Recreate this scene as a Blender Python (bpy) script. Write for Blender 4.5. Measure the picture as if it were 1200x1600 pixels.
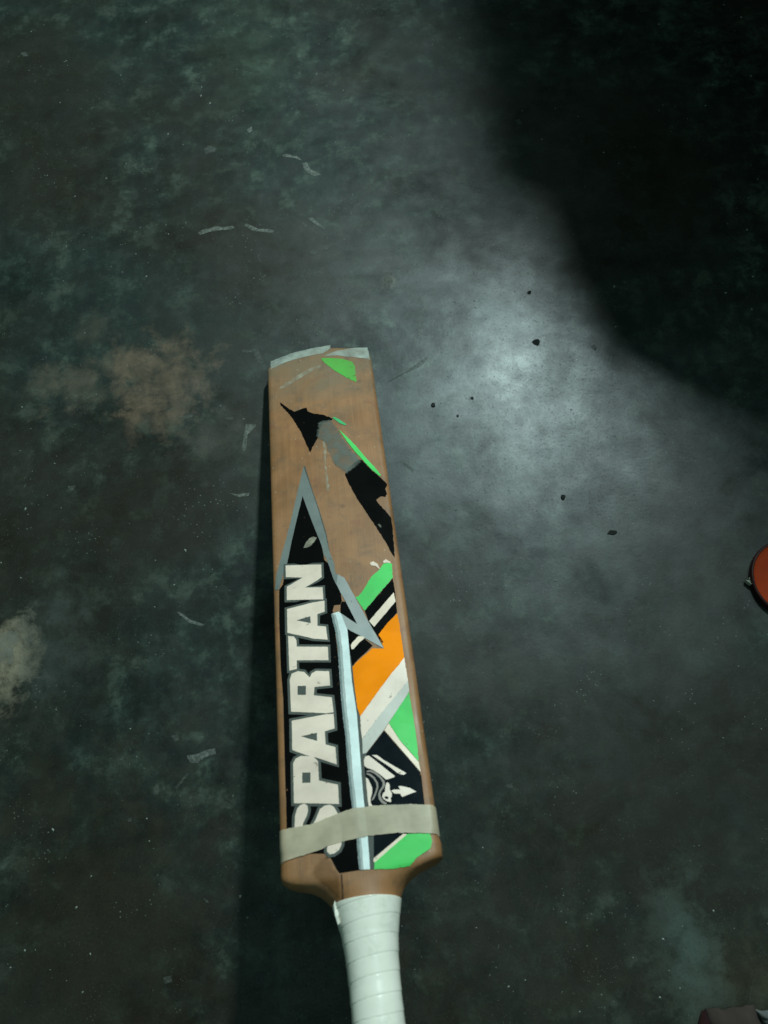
import bpy, bmesh, math, random
from mathutils import Matrix, Vector, noise
from mathutils.geometry import tessellate_polygon

for o in list(bpy.data.objects):
    bpy.data.objects.remove(o)
scene = bpy.context.scene
col = scene.collection
random.seed(7)

# ---------------------------------------------------------------- camera
cam_data = bpy.data.cameras.new("Camera")
cam = bpy.data.objects.new("Camera", cam_data)
col.objects.link(cam)
cam.matrix_world = Matrix(((0.991266, 0.131875, -0.000000, 0.046601), (-0.123122, 0.925475, -0.358242, -0.467362), (-0.047243, 0.355114, 0.933629, 0.771920), (0, 0, 0, 1)))
cam_data.sensor_fit = 'VERTICAL'
cam_data.sensor_height = 36.0
cam_data.sensor_width = 27.0
cam_data.lens = 36.0 * 1300 / 1600
cam_data.dof.use_dof = True
cam_data.dof.focus_distance = 0.80
cam_data.dof.aperture_fstop = 8.0
cam_data.clip_start = 0.01
cam_data.clip_end = 60
scene.camera = cam

# ---------------------------------------------------------------- dim room light
world = bpy.data.worlds.new("World")
scene.world = world
world.use_nodes = True
bg = world.node_tree.nodes['Background']
bg.inputs['Color'].default_value = (0.52, 1.0, 0.90, 1)
bg.inputs['Strength'].default_value = 0.18

# the one lit lamp of the room, out of frame beyond the upper right of the picture
lamp_data = bpy.data.lights.new("ceiling_lamp", 'AREA')
lamp_data.shape = 'RECTANGLE'
lamp_data.size = 0.045
lamp_data.size_y = 0.27
lamp_data.energy = 79.0
lamp_data.color = (0.75, 1.0, 0.99)
lamp = bpy.data.objects.new("ceiling_lamp", lamp_data)
LAMP = (0.862, 1.194, 2.000)
lamp.location = LAMP
lamp.rotation_euler = (Vector((0, -0.25, 0)) - Vector(LAMP)).to_track_quat('-Z', 'Y').to_euler()
col.objects.link(lamp)

scene.view_settings.view_transform = 'Standard'
scene.view_settings.look = 'None'
scene.view_settings.exposure = 0.0
scene.view_settings.gamma = 1.0
scene.view_settings.use_curve_mapping = False

# ---------------------------------------------------------------- measured outlines (bat face in mm, floor in m)
DECALS = [
    ('green_patch', 'green_dark', 1, [(2.4, -0.3), (14.9, -2.3), (24.8, -5.3), (34.3, -11.1), (36.4, -16.9), (36.7, -38.7), (36.1, -42.1), (33.6, -40.0), (27.5, -35.0), (13.8, -19.3), (6.1, -8.5)], [], 0.25, None),
    ('scuff', 'scuff', 1, [(-44.0, -37.4), (-40.6, -33.3), (-24.5, -22.1), (-9.2, -12.9), (2.7, -9.8), (0.8, -14.4), (-9.5, -19.0), (-23.1, -28.4), (-38.2, -37.3)], [], 0.4, None),
    ('black_patch', 'black', 1, [(-42.3, -55.8), (-38.1, -61.2), (-32.7, -68.3), (-28.1, -72.5), (-23.3, -71.2), (-16.0, -69.2), (-14.7, -75.1), (-9.3, -79.4), (0.0, -82.7), (9.1, -89.4), (8.1, -92.1), (-0.6, -94.2), (-4.5, -101.1), (-6.3, -111.4), (-10.1, -119.1), (-15.0, -130.7), (-16.4, -127.3), (-19.0, -117.5), (-23.0, -102.0), (-31.5, -79.7), (-36.0, -71.1), (-41.8, -60.9)], [], 0.35, None),
    ('grey_smear_patch', 'grey_smear', 2, [(-5.3, -92.3), (-0.4, -89.9), (8.3, -91.5), (12.9, -102.1), (15.5, -110.1), (20.9, -124.3), (27.4, -137.9), (32.5, -149.3), (30.5, -151.9), (24.0, -157.7), (17.5, -163.5), (15.3, -162.1), (10.7, -155.4), (5.2, -147.5), (1.4, -135.7), (-1.5, -120.7), (-8.6, -111.0), (-7.3, -101.0)], [], 1.1, None),
    ('green_line', 'green_teal', 3, [(8.5, -88.7), (10.8, -87.8), (15.2, -91.7), (21.7, -99.4), (20.8, -101.4), (14.8, -97.3)], [], 0.2, None),
    ('green_line', 'green_bright', 3, [(13.6, -105.7), (15.1, -107.2), (21.9, -117.6), (28.6, -129.2), (36.3, -144.9), (44.0, -158.9), (48.5, -168.9), (46.9, -170.0), (40.1, -160.6), (32.7, -147.3), (27.2, -137.2), (20.9, -123.7)], [], 0.15, None),
    ('black_patch', 'black', 1, [(29.4, -146.3), (32.9, -148.0), (40.4, -161.2), (47.1, -170.2), (53.0, -179.4), (50.9, -185.7), (51.7, -191.5), (49.9, -194.9), (45.7, -193.8), (41.3, -197.2), (43.4, -202.2), (48.3, -210.3), (52.4, -218.3), (52.4, -231.6), (51.6, -250.5), (50.7, -262.2), (48.7, -258.5), (43.5, -242.3), (34.5, -219.7), (25.2, -196.3), (18.1, -175.2), (15.2, -163.1), (18.4, -156.8), (24.9, -150.3)], [], 0.3, None),
    ('scuff', 'scuff', 2, [(39.4, -225.0), (41.2, -224.1), (42.9, -226.5), (42.4, -229.1), (40.8, -227.9)], [], 0.2, None),
    ('scuff', 'scuff', 1, [(-2.9, -118.4), (-0.5, -117.7), (0.7, -127.3), (-0.9, -149.4), (0.4, -175.1), (0.3, -181.1), (-2.9, -180.6), (-3.0, -168.7), (-2.6, -147.1)], [], 0.5, None),
    ('dark_edge', 'outline', 1, [(-22.5, -146.6), (-20.9, -146.3), (-15.2, -178.1), (-10.0, -203.2), (-5.6, -229.4), (-3.9, -253.3), (-7.3, -252.8), (-8.9, -233.7), (-15.6, -200.4), (-20.0, -171.5)], [], 0.15, None),
    ('lettering_panel', 'black', 1, [(-24.9, -182.1), (-21.3, -197.6), (-17.7, -212.8), (-13.0, -231.3), (-10.7, -240.3), (-9.2, -255.8), (-6.4, -259.6), (-4.4, -267.8), (-2.7, -275.3), (-1.1, -281.3), (2.3, -291.4), (2.7, -299.3), (0.8, -302.3), (-3.8, -302.0), (-5.4, -306.9), (-5.1, -310.6), (-4.6, -333.3), (-3.7, -357.3), (-2.8, -378.2), (-0.8, -384.9), (-1.9, -422.8), (-1.8, -457.1), (0.5, -469.4), (1.2, -489.2), (0.6, -509.8), (-14.4, -510.1), (-16.4, -507.0), (-18.9, -501.2), (-21.5, -496.4), (-49.1, -492.9), (-49.1, -475.8), (-48.8, -455.7), (-49.0, -445.8), (-48.9, -428.5), (-48.6, -378.0), (-49.7, -350.6), (-49.8, -306.8), (-49.0, -278.9), (-45.9, -274.5), (-41.2, -254.0), (-43.0, -253.7), (-38.6, -239.2), (-31.9, -210.4)], [], 0, None),
    ('silver_frame', 'silver_dull', 2, [(-22.2, -146.6), (-19.5, -160.9), (-16.5, -175.0), (-11.3, -201.2), (-6.3, -231.5), (-4.7, -246.4), (-2.5, -254.9), (-1.2, -260.4), (-0.8, -271.0), (6.4, -276.7), (7.2, -279.4), (0.8, -286.7), (-1.5, -280.6), (-3.2, -274.5), (-5.7, -262.3), (-7.8, -254.0), (-9.3, -250.8), (-10.7, -240.3), (-17.7, -212.8), (-21.3, -197.6), (-24.8, -182.1), (-29.3, -200.0), (-36.2, -229.2), (-41.1, -252.3), (-44.9, -263.3), (-49.2, -278.8), (-52.7, -278.3), (-51.1, -264.0), (-45.7, -243.1), (-37.7, -213.0), (-29.1, -175.7)], [], 0.12, None),
    ('scuff', 'scuff', 3, [(-26.8, -240.3), (-24.4, -234.6), (-21.4, -230.8), (-17.1, -229.2), (-14.1, -231.1), (-16.8, -235.9), (-20.5, -239.6), (-24.0, -240.7)], [], 0.3, None),
    ('silver_bolt', 'silver_pale', 3, [(1.2, -272.6), (6.4, -276.7), (12.5, -293.6), (22.7, -322.1), (32.5, -347.5), (17.3, -335.4), (7.7, -328.1), (4.7, -325.5), (0.7, -310.5), (13.3, -322.7), (5.7, -300.0), (2.1, -290.7), (-0.5, -281.7)], [], 0.1, None),
    ('black_wedge', 'black', 2, [(1.3, -301.8), (3.0, -299.6), (5.6, -300.3), (13.3, -322.7), (8.4, -318.1), (0.7, -310.3)], [], 0.1, None),
    ('silver_stripe', 'silver', 3, [(-6.9, -310.3), (-0.8, -308.8), (1.2, -311.0), (5.0, -325.6), (5.2, -335.9), (5.1, -372.3), (6.6, -398.9), (6.3, -430.1), (5.9, -458.2), (6.0, -459.3), (6.5, -488.7), (6.1, -510.3), (-1.0, -509.7), (-1.1, -488.9), (-2.6, -464.2), (-3.3, -440.7), (-3.2, -416.5), (-4.0, -394.9), (-4.1, -371.0), (-3.7, -343.2), (-4.3, -328.7)], [], 0.1, None),
    ('black_gap', 'outline', 1, [(3.8, -324.6), (8.7, -328.5), (8.2, -341.0), (7.8, -345.5), (8.2, -359.1), (9.2, -360.6), (9.4, -394.2), (9.8, -403.2), (10.3, -418.4), (10.9, -430.7), (10.7, -444.9), (10.7, -459.9), (10.2, -448.8), (11.2, -470.8), (11.5, -489.4), (10.1, -504.9), (9.2, -510.4), (4.5, -510.2), (5.4, -488.6), (4.4, -459.1), (4.4, -458.0), (5.1, -429.9), (4.8, -398.7), (3.3, -372.1), (3.6, -335.7)], [], 0.0, None),
    ('green_patch', 'green_bright', 2, [(14.0, -296.9), (16.5, -296.7), (20.7, -292.1), (25.1, -284.8), (28.9, -279.0), (37.1, -272.1), (40.4, -267.1), (44.8, -266.2), (47.5, -268.3), (46.5, -282.4), (33.6, -296.3), (20.6, -310.9), (17.9, -305.6)], [], 0.35, None),
    ('scuff', 'pale', 3, [(28.6, -264.6), (32.0, -263.1), (35.5, -266.3), (37.4, -271.9), (36.0, -272.3), (33.1, -268.8), (29.9, -268.1)], [], 0.35, None),
    ('scuff', 'pale', 3, [(39.9, -264.4), (43.0, -262.5), (46.5, -265.5), (46.8, -267.9), (44.2, -266.7), (40.4, -266.9)], [], 0.35, None),
    ('black_band', 'black', 2, [(20.6, -310.9), (46.6, -282.7), (47.0, -295.2), (46.4, -316.1), (38.0, -324.4), (29.5, -334.4), (32.6, -341.8), (31.2, -342.4), (22.7, -321.6)], [], 0.12, None),
    ('white_bar', 'cream', 3, [(23.1, -321.3), (45.8, -296.6), (46.3, -305.7), (26.6, -327.1)], [], 0.15, None),
    ('white_bar', 'cream', 3, [(6.6, -341.3), (8.0, -338.9), (13.4, -333.9), (17.2, -334.5), (18.3, -336.0), (13.4, -339.7), (8.6, -344.7), (7.1, -344.8)], [], 0.2, None),
    ('black_band', 'black', 2, [(5.0, -325.6), (7.6, -328.3), (17.3, -335.7), (23.9, -343.6), (18.2, -348.8), (11.6, -354.0), (6.4, -359.4), (5.4, -346.3)], [], 0.1, None),
    ('orange_band', 'orange', 2, [(29.5, -334.4), (38.0, -324.4), (46.5, -317.1), (46.6, -318.6), (47.1, -336.4), (47.3, -357.2), (42.7, -362.8), (36.4, -369.0), (23.8, -383.8), (9.0, -401.5), (7.2, -393.9), (6.4, -359.9), (11.5, -355.4), (19.6, -349.3), (23.2, -346.1), (32.5, -347.5)], [], 0.15, None),
    ('white_band', 'white', 2, [(9.0, -401.5), (23.8, -383.8), (36.4, -369.0), (42.7, -362.8), (47.3, -357.2), (47.6, -369.0), (47.8, -377.2), (36.7, -388.9), (24.4, -401.5), (13.6, -413.9), (8.9, -419.4), (8.5, -411.9)], [], 0.15, None),
    ('grey_band', 'pale_blue', 2, [(8.9, -419.4), (13.6, -413.9), (24.4, -401.5), (36.7, -388.9), (47.8, -377.2), (47.7, -384.6), (47.4, -386.8), (29.3, -409.5), (25.5, -414.3), (10.9, -430.3), (8.3, -430.6)], [], 0.1, None),
    ('green_patch', 'green_bright', 2, [(29.6, -409.5), (47.4, -386.8), (48.2, -408.7), (48.3, -428.6), (47.6, -441.2), (42.2, -432.6), (36.2, -423.8)], [], 0.12, None),
    ('cream_line', 'cream', 2, [(25.7, -414.6), (29.5, -409.8), (36.2, -424.2), (47.6, -441.5), (48.2, -449.1)], [], 0.05, None),
    ('navy_panel', 'navy', 2, [(10.9, -430.7), (25.4, -415.0), (47.9, -449.3), (48.2, -451.5), (47.8, -472.1), (48.4, -478.0), (46.7, -491.1), (33.2, -490.8), (9.1, -504.7), (10.6, -489.3), (8.8, -470.5), (8.7, -448.6), (8.5, -441.1)], [], 0.0, None),
    ('emblem_plume', 'white', 3, [(14.7, -432.4), (18.5, -432.9), (22.4, -436.8), (37.8, -448.6), (36.1, -449.6), (34.0, -449.1), (31.5, -447.7), (27.6, -443.6)], [], 0.05, None),
    ('emblem_plume', 'white', 3, [(8.7, -435.5), (9.8, -432.9), (12.5, -432.4), (29.6, -449.9), (28.4, -450.7), (24.6, -451.4), (23.0, -451.5), (19.2, -447.4), (14.7, -443.5), (10.1, -441.2), (8.6, -439.4)], [], 0.05, None),
    ('emblem_arc', 'grey_print', 3, [(9.9, -443.4), (13.1, -443.3), (16.2, -445.1), (19.6, -448.8), (21.9, -452.4), (22.0, -455.4), (20.8, -457.3), (19.0, -459.0), (17.9, -461.2), (18.1, -463.3), (19.4, -466.1), (22.0, -468.3), (20.6, -469.2), (18.2, -467.5), (16.6, -464.7), (16.4, -461.5), (17.5, -458.8), (19.9, -456.1), (20.4, -453.5), (18.9, -450.1), (15.5, -446.4), (12.5, -444.6), (9.9, -444.5)], [], 0.04, None),
    ('emblem_arc', 'grey_print', 3, [(10.0, -445.1), (12.8, -446.3), (15.3, -449.1), (17.1, -453.1), (17.1, -456.3), (15.8, -459.3), (14.2, -462.6), (12.7, -464.7), (11.3, -465.0), (11.7, -464.1), (13.2, -461.9), (14.9, -458.7), (15.9, -455.9), (15.8, -453.2), (14.1, -449.7), (11.7, -447.2), (9.6, -446.0)], [], 0.04, None),
    ('emblem_face', 'white', 3, [(8.9, -448.2), (10.4, -449.5), (11.9, -453.5), (12.7, -456.2), (12.3, -459.9), (10.9, -463.4), (10.6, -466.5), (11.7, -468.8), (9.1, -468.8), (8.8, -464.2), (8.9, -458.9), (8.8, -453.6)], [], 0.04, None),
    ('emblem_face', 'white', 3, [(23.0, -453.9), (24.4, -453.8), (25.2, -455.8), (24.9, -458.9), (26.2, -461.8), (25.6, -464.3), (24.7, -465.0), (25.1, -466.4), (24.7, -467.8), (22.4, -467.1), (20.0, -465.2), (19.0, -463.2), (19.9, -460.9), (21.3, -460.1), (21.9, -456.9)], [[(20.4, -463.6), (22.0, -463.2), (23.5, -464.3), (23.1, -465.6), (21.3, -465.2)]], 0.04, None),
    ('emblem_spear', 'white', 3, [(25.8, -459.9), (27.7, -459.3), (32.2, -459.8), (31.1, -457.4), (32.7, -457.3), (39.1, -459.5), (43.2, -462.6), (39.1, -463.5), (33.2, -465.1), (32.2, -464.2), (32.1, -462.8), (27.7, -462.1)], [], 0.05, None),
    ('cream_line', 'cream', 3, [(8.8, -505.3), (9.2, -503.7), (30.6, -490.2), (33.4, -490.7), (9.4, -506.5)], [], 0.05, None),
    ('green_patch', 'green_bright', 3, [(8.7, -510.6), (9.4, -506.3), (33.4, -490.6), (48.7, -491.7), (49.6, -497.1), (47.8, -501.7), (38.3, -506.3), (32.5, -511.2), (21.0, -511.7)], [], 0.15, None),
]
LETTERS = [
    ('letter_n', [(-42.8, -255.7), (-12.2, -260.3), (-12.5, -273.1), (-16.3, -275.7), (-26.9, -281.1), (-12.4, -283.4), (-12.4, -295.3), (-42.8, -290.6), (-42.4, -277.4), (-28.6, -270.8), (-42.9, -267.6)], []),
    ('letter_a', [(-42.9, -299.3), (-21.2, -296.8), (-11.6, -296.7), (-12.0, -307.1), (-18.1, -308.6), (-18.7, -319.4), (-11.9, -321.2), (-11.3, -333.4), (-22.4, -330.6), (-43.3, -321.6)], [[(-35.6, -311.4), (-24.0, -309.5), (-24.1, -316.1)]]),
    ('letter_t', [(-42.9, -324.6), (-38.2, -325.9), (-36.3, -329.7), (-36.3, -335.5), (-11.5, -339.8), (-11.7, -351.7), (-36.8, -347.6), (-37.0, -355.2), (-42.9, -355.5)], []),
    ('letter_r', [(-42.9, -363.5), (-41.1, -358.4), (-36.1, -357.1), (-31.3, -358.7), (-27.2, -364.1), (-25.4, -360.7), (-22.1, -359.4), (-11.9, -361.2), (-11.8, -373.4), (-23.9, -372.8), (-24.8, -379.6), (-11.2, -383.3), (-10.7, -395.6), (-16.2, -395.6), (-42.8, -390.1)], [[(-37.0, -369.7), (-30.5, -370.7), (-30.8, -378.2), (-37.3, -377.2)]]),
    ('letter_a', [(-42.5, -397.4), (-15.7, -396.4), (-10.7, -396.9), (-10.8, -408.5), (-18.1, -409.7), (-18.2, -419.9), (-11.2, -422.9), (-11.1, -436.0), (-24.9, -429.0), (-32.8, -425.8), (-43.0, -420.2)], [[(-36.2, -410.7), (-24.0, -409.9), (-24.4, -416.3)]]),
    ('letter_p', [(-42.7, -430.2), (-41.0, -427.3), (-36.9, -425.7), (-27.8, -427.5), (-24.5, -431.6), (-24.6, -445.9), (-11.2, -450.8), (-11.5, -464.5), (-43.2, -459.3)], [[(-36.4, -438.2), (-30.4, -439.1), (-30.8, -446.6), (-36.7, -445.8)]]),
    ('letter_s', [(-43.4, -476.8), (-42.9, -468.5), (-41.1, -463.4), (-38.8, -461.3), (-35.6, -460.8), (-33.6, -462.6), (-33.5, -466.2), (-34.6, -469.6), (-37.3, -474.1), (-37.7, -478.4), (-34.7, -480.1), (-31.5, -477.5), (-28.1, -472.3), (-25.0, -466.0), (-21.8, -464.2), (-17.7, -464.1), (-15.1, -466.0), (-13.1, -470.2), (-11.0, -477.6), (-10.7, -486.2), (-11.8, -492.1), (-13.6, -495.2), (-17.2, -497.2), (-20.3, -497.3), (-21.9, -495.0), (-21.5, -492.1), (-18.0, -488.7), (-17.1, -482.8), (-18.6, -478.3), (-21.2, -477.5), (-23.7, -481.1), (-27.5, -485.8), (-32.0, -488.6), (-37.7, -487.9), (-41.5, -484.0)], []),
]
TAPE_UPPER = [(-55.3, -476.4), (-48.8, -476.4), (-30.9, -475.6), (-11.5, -470.7), (-1.8, -468.8), (16.1, -469.1), (37.5, -470.9), (56.2, -473.4)]
TAPE_LOWER = [(-55.9, -498.2), (-40.1, -495.7), (-26.0, -493.6), (-21.2, -491.6), (-9.4, -490.1), (7.1, -488.8), (25.9, -489.0), (55.8, -492.8)]
SHOULDER_LEFT = [(-55.0, -498.8), (-55.2, -507.5), (-53.3, -511.2), (-46.6, -513.5), (-37.5, -515.3), (-30.9, -518.6), (-25.5, -523.5), (-21.3, -528.7)]
SHOULDER_RIGHT = [(57.3, -495.3), (55.0, -506.2), (48.8, -509.2), (39.3, -511.8), (31.9, -515.5), (26.9, -520.0), (23.7, -525.9), (22.5, -530.0)]
TOE_LINE = [(-50.2, 2.5), (-28.3, 10.8), (-7.8, 14.8), (13.6, 16.4), (29.4, 11.5), (39.5, 10.5), (51.9, 7.5), (53.4, -7.9)]
TOE_TAPE = [[(-50.7, -5.3), (-50.8, 7.2), (-28.2, 14.3), (-7.6, 17.3), (14.2, 18.6), (13.2, 12.7), (5.3, 6.6), (-11.6, 5.4), (-32.0, 2.0)], [(5.1, 2.4), (12.1, 5.8), (20.7, 8.6), (30.9, 9.6), (39.5, 10.5), (52.6, 8.9), (53.4, -10.4), (41.5, -6.1), (31.6, -3.4), (20.1, 0.7)]]
FLOOR_MARKS = [
    (0, [(-0.1239, 0.2009), (-0.1192, 0.2045), (-0.1095, 0.2055), (-0.1029, 0.2074), (-0.095, 0.2045), (-0.0829, 0.2046), (-0.0806, 0.2014), (-0.0856, 0.1994), (-0.1016, 0.2009), (-0.113, 0.1995), (-0.1212, 0.1977)]),
    (0, [(-0.0708, 0.2032), (-0.0659, 0.2044), (-0.0614, 0.1996), (-0.0544, 0.1951), (-0.0409, 0.1929), (-0.035, 0.1899), (-0.0381, 0.1869), (-0.0507, 0.1905), (-0.0594, 0.1927), (-0.0662, 0.1994)]),
    (0, [(-0.0182, 0.2994), (-0.0112, 0.2999), (-0.0064, 0.2969), (0.0017, 0.2934), (0.0044, 0.2865), (-0.0002, 0.2916), (-0.01, 0.2941), (-0.0165, 0.2961)]),
    (0, [(0.0049, 0.2832), (0.0108, 0.2833), (0.0132, 0.2734), (0.0177, 0.2684), (0.0266, 0.2612), (0.017, 0.2611), (0.0093, 0.2677), (0.0066, 0.2734)]),
    (0, [(0.0041, 0.2008), (0.0082, 0.2021), (0.014, 0.1952), (0.0224, 0.1819), (0.015, 0.1881), (0.0091, 0.194)]),
    (1, [(-0.0044, 0.1962), (-0.0011, 0.1971), (0.0031, 0.19), (0.0012, 0.1864)]),
    (1, [(0.0022, 0.1539), (0.0087, 0.1558), (0.0114, 0.1505), (0.008, 0.1482), (0.0026, 0.15)]),
    (1, [(0.0178, 0.1591), (0.0227, 0.1603), (0.0245, 0.1551), (0.021, 0.1518), (0.0173, 0.1544)]),
    (0, [(-0.0576, 0.3461), (-0.0505, 0.3504), (-0.051, 0.3427), (-0.0555, 0.3391)]),
    (1, [(-0.1113, 0.3246), (-0.1051, 0.3301), (-0.0953, 0.324), (-0.0973, 0.3185), (-0.1092, 0.3156)]),
    (0, [(-0.0844, -0.0532), (-0.0738, -0.0551), (-0.0739, -0.0574), (-0.082, -0.0569), (-0.0855, -0.0809), (-0.0884, -0.0849), (-0.0902, -0.0803), (-0.0863, -0.0623)]),
    (0, [(-0.1075, -0.1282), (-0.0986, -0.1313), (-0.0855, -0.1314), (-0.0864, -0.1348), (-0.0971, -0.1346)]),
    (1, [(-0.071, 0.0366), (-0.0657, 0.0366), (-0.06, 0.0188), (-0.0649, 0.0136), (-0.0685, 0.0221)]),
    (1, [(-0.0832, 0.0369), (-0.0711, 0.035), (-0.072, 0.0319), (-0.0827, 0.0335)]),
    (1, [(-0.1556, -0.035), (-0.1402, -0.0331), (-0.137, -0.0366), (-0.1506, -0.0384)]),
    (1, [(-0.2713, -0.0975), (-0.2627, -0.0973), (-0.2653, -0.1034), (-0.2699, -0.1034)]),
    (1, [(-0.3409, 0.5261), (-0.3347, 0.5267), (-0.3302, 0.5179), (-0.3377, 0.5181)]),
    (1, [(-0.1067, -0.0423), (-0.0966, -0.0427), (-0.0975, -0.0463), (-0.1049, -0.0452)]),
    (0, [(-0.1644, -0.2449), (-0.1607, -0.2454), (-0.1493, -0.2558), (-0.1372, -0.2612), (-0.1404, -0.2627), (-0.1525, -0.2573)]),
    (0, [(-0.1596, -0.3799), (-0.1515, -0.3798), (-0.1397, -0.3769), (-0.1332, -0.3766), (-0.1323, -0.3817), (-0.1429, -0.3837), (-0.1503, -0.3873), (-0.1558, -0.3866)]),
    (1, [(-0.19, -0.4032), (-0.1856, -0.4011), (-0.1843, -0.4067), (-0.1879, -0.4112), (-0.1907, -0.4086)]),
    (1, [(-0.1728, -0.3607), (-0.1668, -0.36), (-0.165, -0.366), (-0.1691, -0.3663)]),
    (1, [(-0.1713, -0.4056), (-0.1593, -0.3947), (-0.158, -0.3963), (-0.1694, -0.408)]),
    (1, [(-0.2139, -0.4273), (-0.2105, -0.4264), (-0.21, -0.4294), (-0.2128, -0.4301)]),
    (1, [(-0.1856, -0.5549), (-0.1789, -0.554), (-0.1777, -0.5589), (-0.1844, -0.5597)]),
    (1, [(-0.1496, -0.4985), (-0.1456, -0.5008), (-0.1441, -0.5034), (-0.1473, -0.5025)]),
    (2, [(-0.3352, -0.2448), (-0.3245, -0.2415), (-0.316, -0.2433), (-0.3163, -0.2521), (-0.3222, -0.2606), (-0.3193, -0.2734), (-0.3278, -0.2753), (-0.3341, -0.2714)]),
    (1, [(-0.3102, -0.2513), (-0.304, -0.2506), (-0.3023, -0.2555), (-0.3075, -0.257)]),
    (1, [(0.1209, -0.4404), (0.1265, -0.4405), (0.1273, -0.4439), (0.122, -0.4437)]),
    (1, [(0.0454, -0.5297), (0.0476, -0.5295), (0.0479, -0.5315), (0.0457, -0.5317)]),
    (1, [(0.2645, 0.3057), (0.2704, 0.3062), (0.2709, 0.298), (0.2658, 0.2958)]),
    (1, [(0.2496, 0.2127), (0.259, 0.2135), (0.2577, 0.2019), (0.2507, 0.1984)]),
    (1, [(0.2866, -0.0166), (0.2907, -0.0132), (0.2932, -0.0176), (0.291, -0.0232)]),
    (1, [(0.0819, 0.1133), (0.0906, 0.111), (0.0902, 0.099), (0.0843, 0.0892), (0.079, 0.09)]),
    (1, [(0.101, -0.0098), (0.1124, -0.002), (0.1148, -0.004), (0.1047, -0.0127), (0.086, -0.0193), (0.068, -0.0263), (0.0825, -0.0196)]),
    (1, [(0.0696, -0.1182), (0.0772, -0.1229), (0.0826, -0.1309), (0.0802, -0.1319), (0.0752, -0.1255)]),
    (1, [(0.2388, -0.3035), (0.2467, -0.3033), (0.2445, -0.308), (0.2389, -0.3085)]),
    (1, [(0.2321, -0.3038), (0.2371, -0.3033), (0.2354, -0.308)]),
]
CRUMBS = [(0.2243, -0.1808, 0.00348), (0.2315, -0.0021, 0.0058), (0.2358, 0.0613, 0.0028), (0.1122, -0.0602, 0.003), (0.1535, -0.0581, 0.00234), (0.1352, -0.0765, 0.00199), (0.2639, -0.2236, 0.00684)]
SPLICE = [(-13.7, -511.1), (-12.6, -510.5), (-12.4, -518.3), (-13.3, -526.4), (-14.6, -526.4), (-13.9, -519.1)]
VARNISH = [(-20.9, -496.5), (-16.5, -507.5), (-13.7, -510.8), (-13.9, -519.1), (-14.7, -525.4), (-18.3, -526.0), (-22.5, -521.2), (-28.4, -515.2), (-33.8, -509.1), (-32.3, -502.8), (-26.3, -498.0)]
LID = (0.4174, -0.2929, 0.0385)
STRIPE_RIMS = [('stripe_rim', 'silver_mid', [(-6.9, -310.3), (-4.3, -328.7), (-3.7, -343.2), (-4.1, -371.0), (-4.0, -394.9), (-3.2, -416.5), (-3.3, -440.7), (-2.6, -464.2), (-1.1, -488.9), (-1.0, -509.7), (1.9, -510.1), (1.9, -489.3), (0.5, -464.6), (-0.1, -441.1), (0.1, -417.0), (-0.6, -395.3), (-0.7, -371.5), (-0.2, -343.7), (-0.7, -329.2), (-3.3, -310.9)]), ('stripe_rim', 'silver_rim', [(-6.9, -310.3), (-4.3, -328.7), (-3.7, -343.2), (-4.1, -371.0), (-4.0, -394.9), (-3.2, -416.5), (-3.3, -440.7), (-2.6, -464.2), (-1.1, -488.9), (-1.0, -509.7), (0.3, -509.9), (0.3, -489.1), (-1.2, -464.4), (-1.9, -440.9), (-1.7, -416.7), (-2.5, -395.1), (-2.5, -371.2), (-2.1, -343.5), (-2.6, -328.9), (-5.2, -310.6)])]
PAPERS = [[(0.3785, -0.2864), (0.3846, -0.2866), (0.386, -0.2899), (0.379, -0.289)], [(0.3742, -0.2889), (0.3778, -0.2888), (0.3852, -0.293), (0.3835, -0.2946), (0.3778, -0.2932)]]
CLOTH = (0.2644, -0.6402)
CLOTH_BROWN = [(0.2479, -0.6272), (0.286, -0.6289), (0.2916, -0.678), (0.2529, -0.6821)]
CLOTH_RED = [(0.2457, -0.6278), (0.2508, -0.6298), (0.2589, -0.6786), (0.2151, -0.6736)]
CLOTH_WHITE = [(0.2854, -0.6311), (0.3252, -0.6419), (0.3302, -0.6587), (0.2926, -0.6488)]

# ---------------------------------------------------------------- materials
def new_mat(name):
    m = bpy.data.materials.new(name)
    m.use_nodes = True
    nt = m.node_tree
    return m, nt, nt.nodes['Principled BSDF']


def N(nt, kind, **kw):
    n = nt.nodes.new(kind)
    for k, v in kw.items():
        setattr(n, k, v)
    return n


def setin(nt, node, key, val):
    s = node.inputs[key]
    if hasattr(val, 'is_linked'):
        nt.links.new(val, s)
    else:
        s.default_value = val


def tex_coord(nt, scale=(1, 1, 1), loc=(0, 0, 0)):
    tc = N(nt, 'ShaderNodeTexCoord')
    mp = N(nt, 'ShaderNodeMapping')
    mp.inputs['Scale'].default_value = scale
    mp.inputs['Location'].default_value = loc
    nt.links.new(tc.outputs['Object'], mp.inputs['Vector'])
    return mp.outputs['Vector']


def noise_fac(nt, vec, scale, detail=4.0, rough=0.55, dist=0.0):
    n = N(nt, 'ShaderNodeTexNoise')
    nt.links.new(vec, n.inputs['Vector'])
    n.inputs['Scale'].default_value = scale
    n.inputs['Detail'].default_value = detail
    n.inputs['Roughness'].default_value = rough
    n.inputs['Distortion'].default_value = dist
    return n.outputs['Fac']


def ramp(nt, fac, stops):
    r = N(nt, 'ShaderNodeValToRGB')
    el = r.color_ramp.elements
    while len(el) < len(stops):
        el.new(0.5)
    for e, (p, c) in zip(el, stops):
        e.position = p
        e.color = c if len(c) == 4 else (*c, 1)
    nt.links.new(fac, r.inputs['Fac'])
    return r.outputs['Color']


def g(v):
    return (v, v, v, 1)


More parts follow.
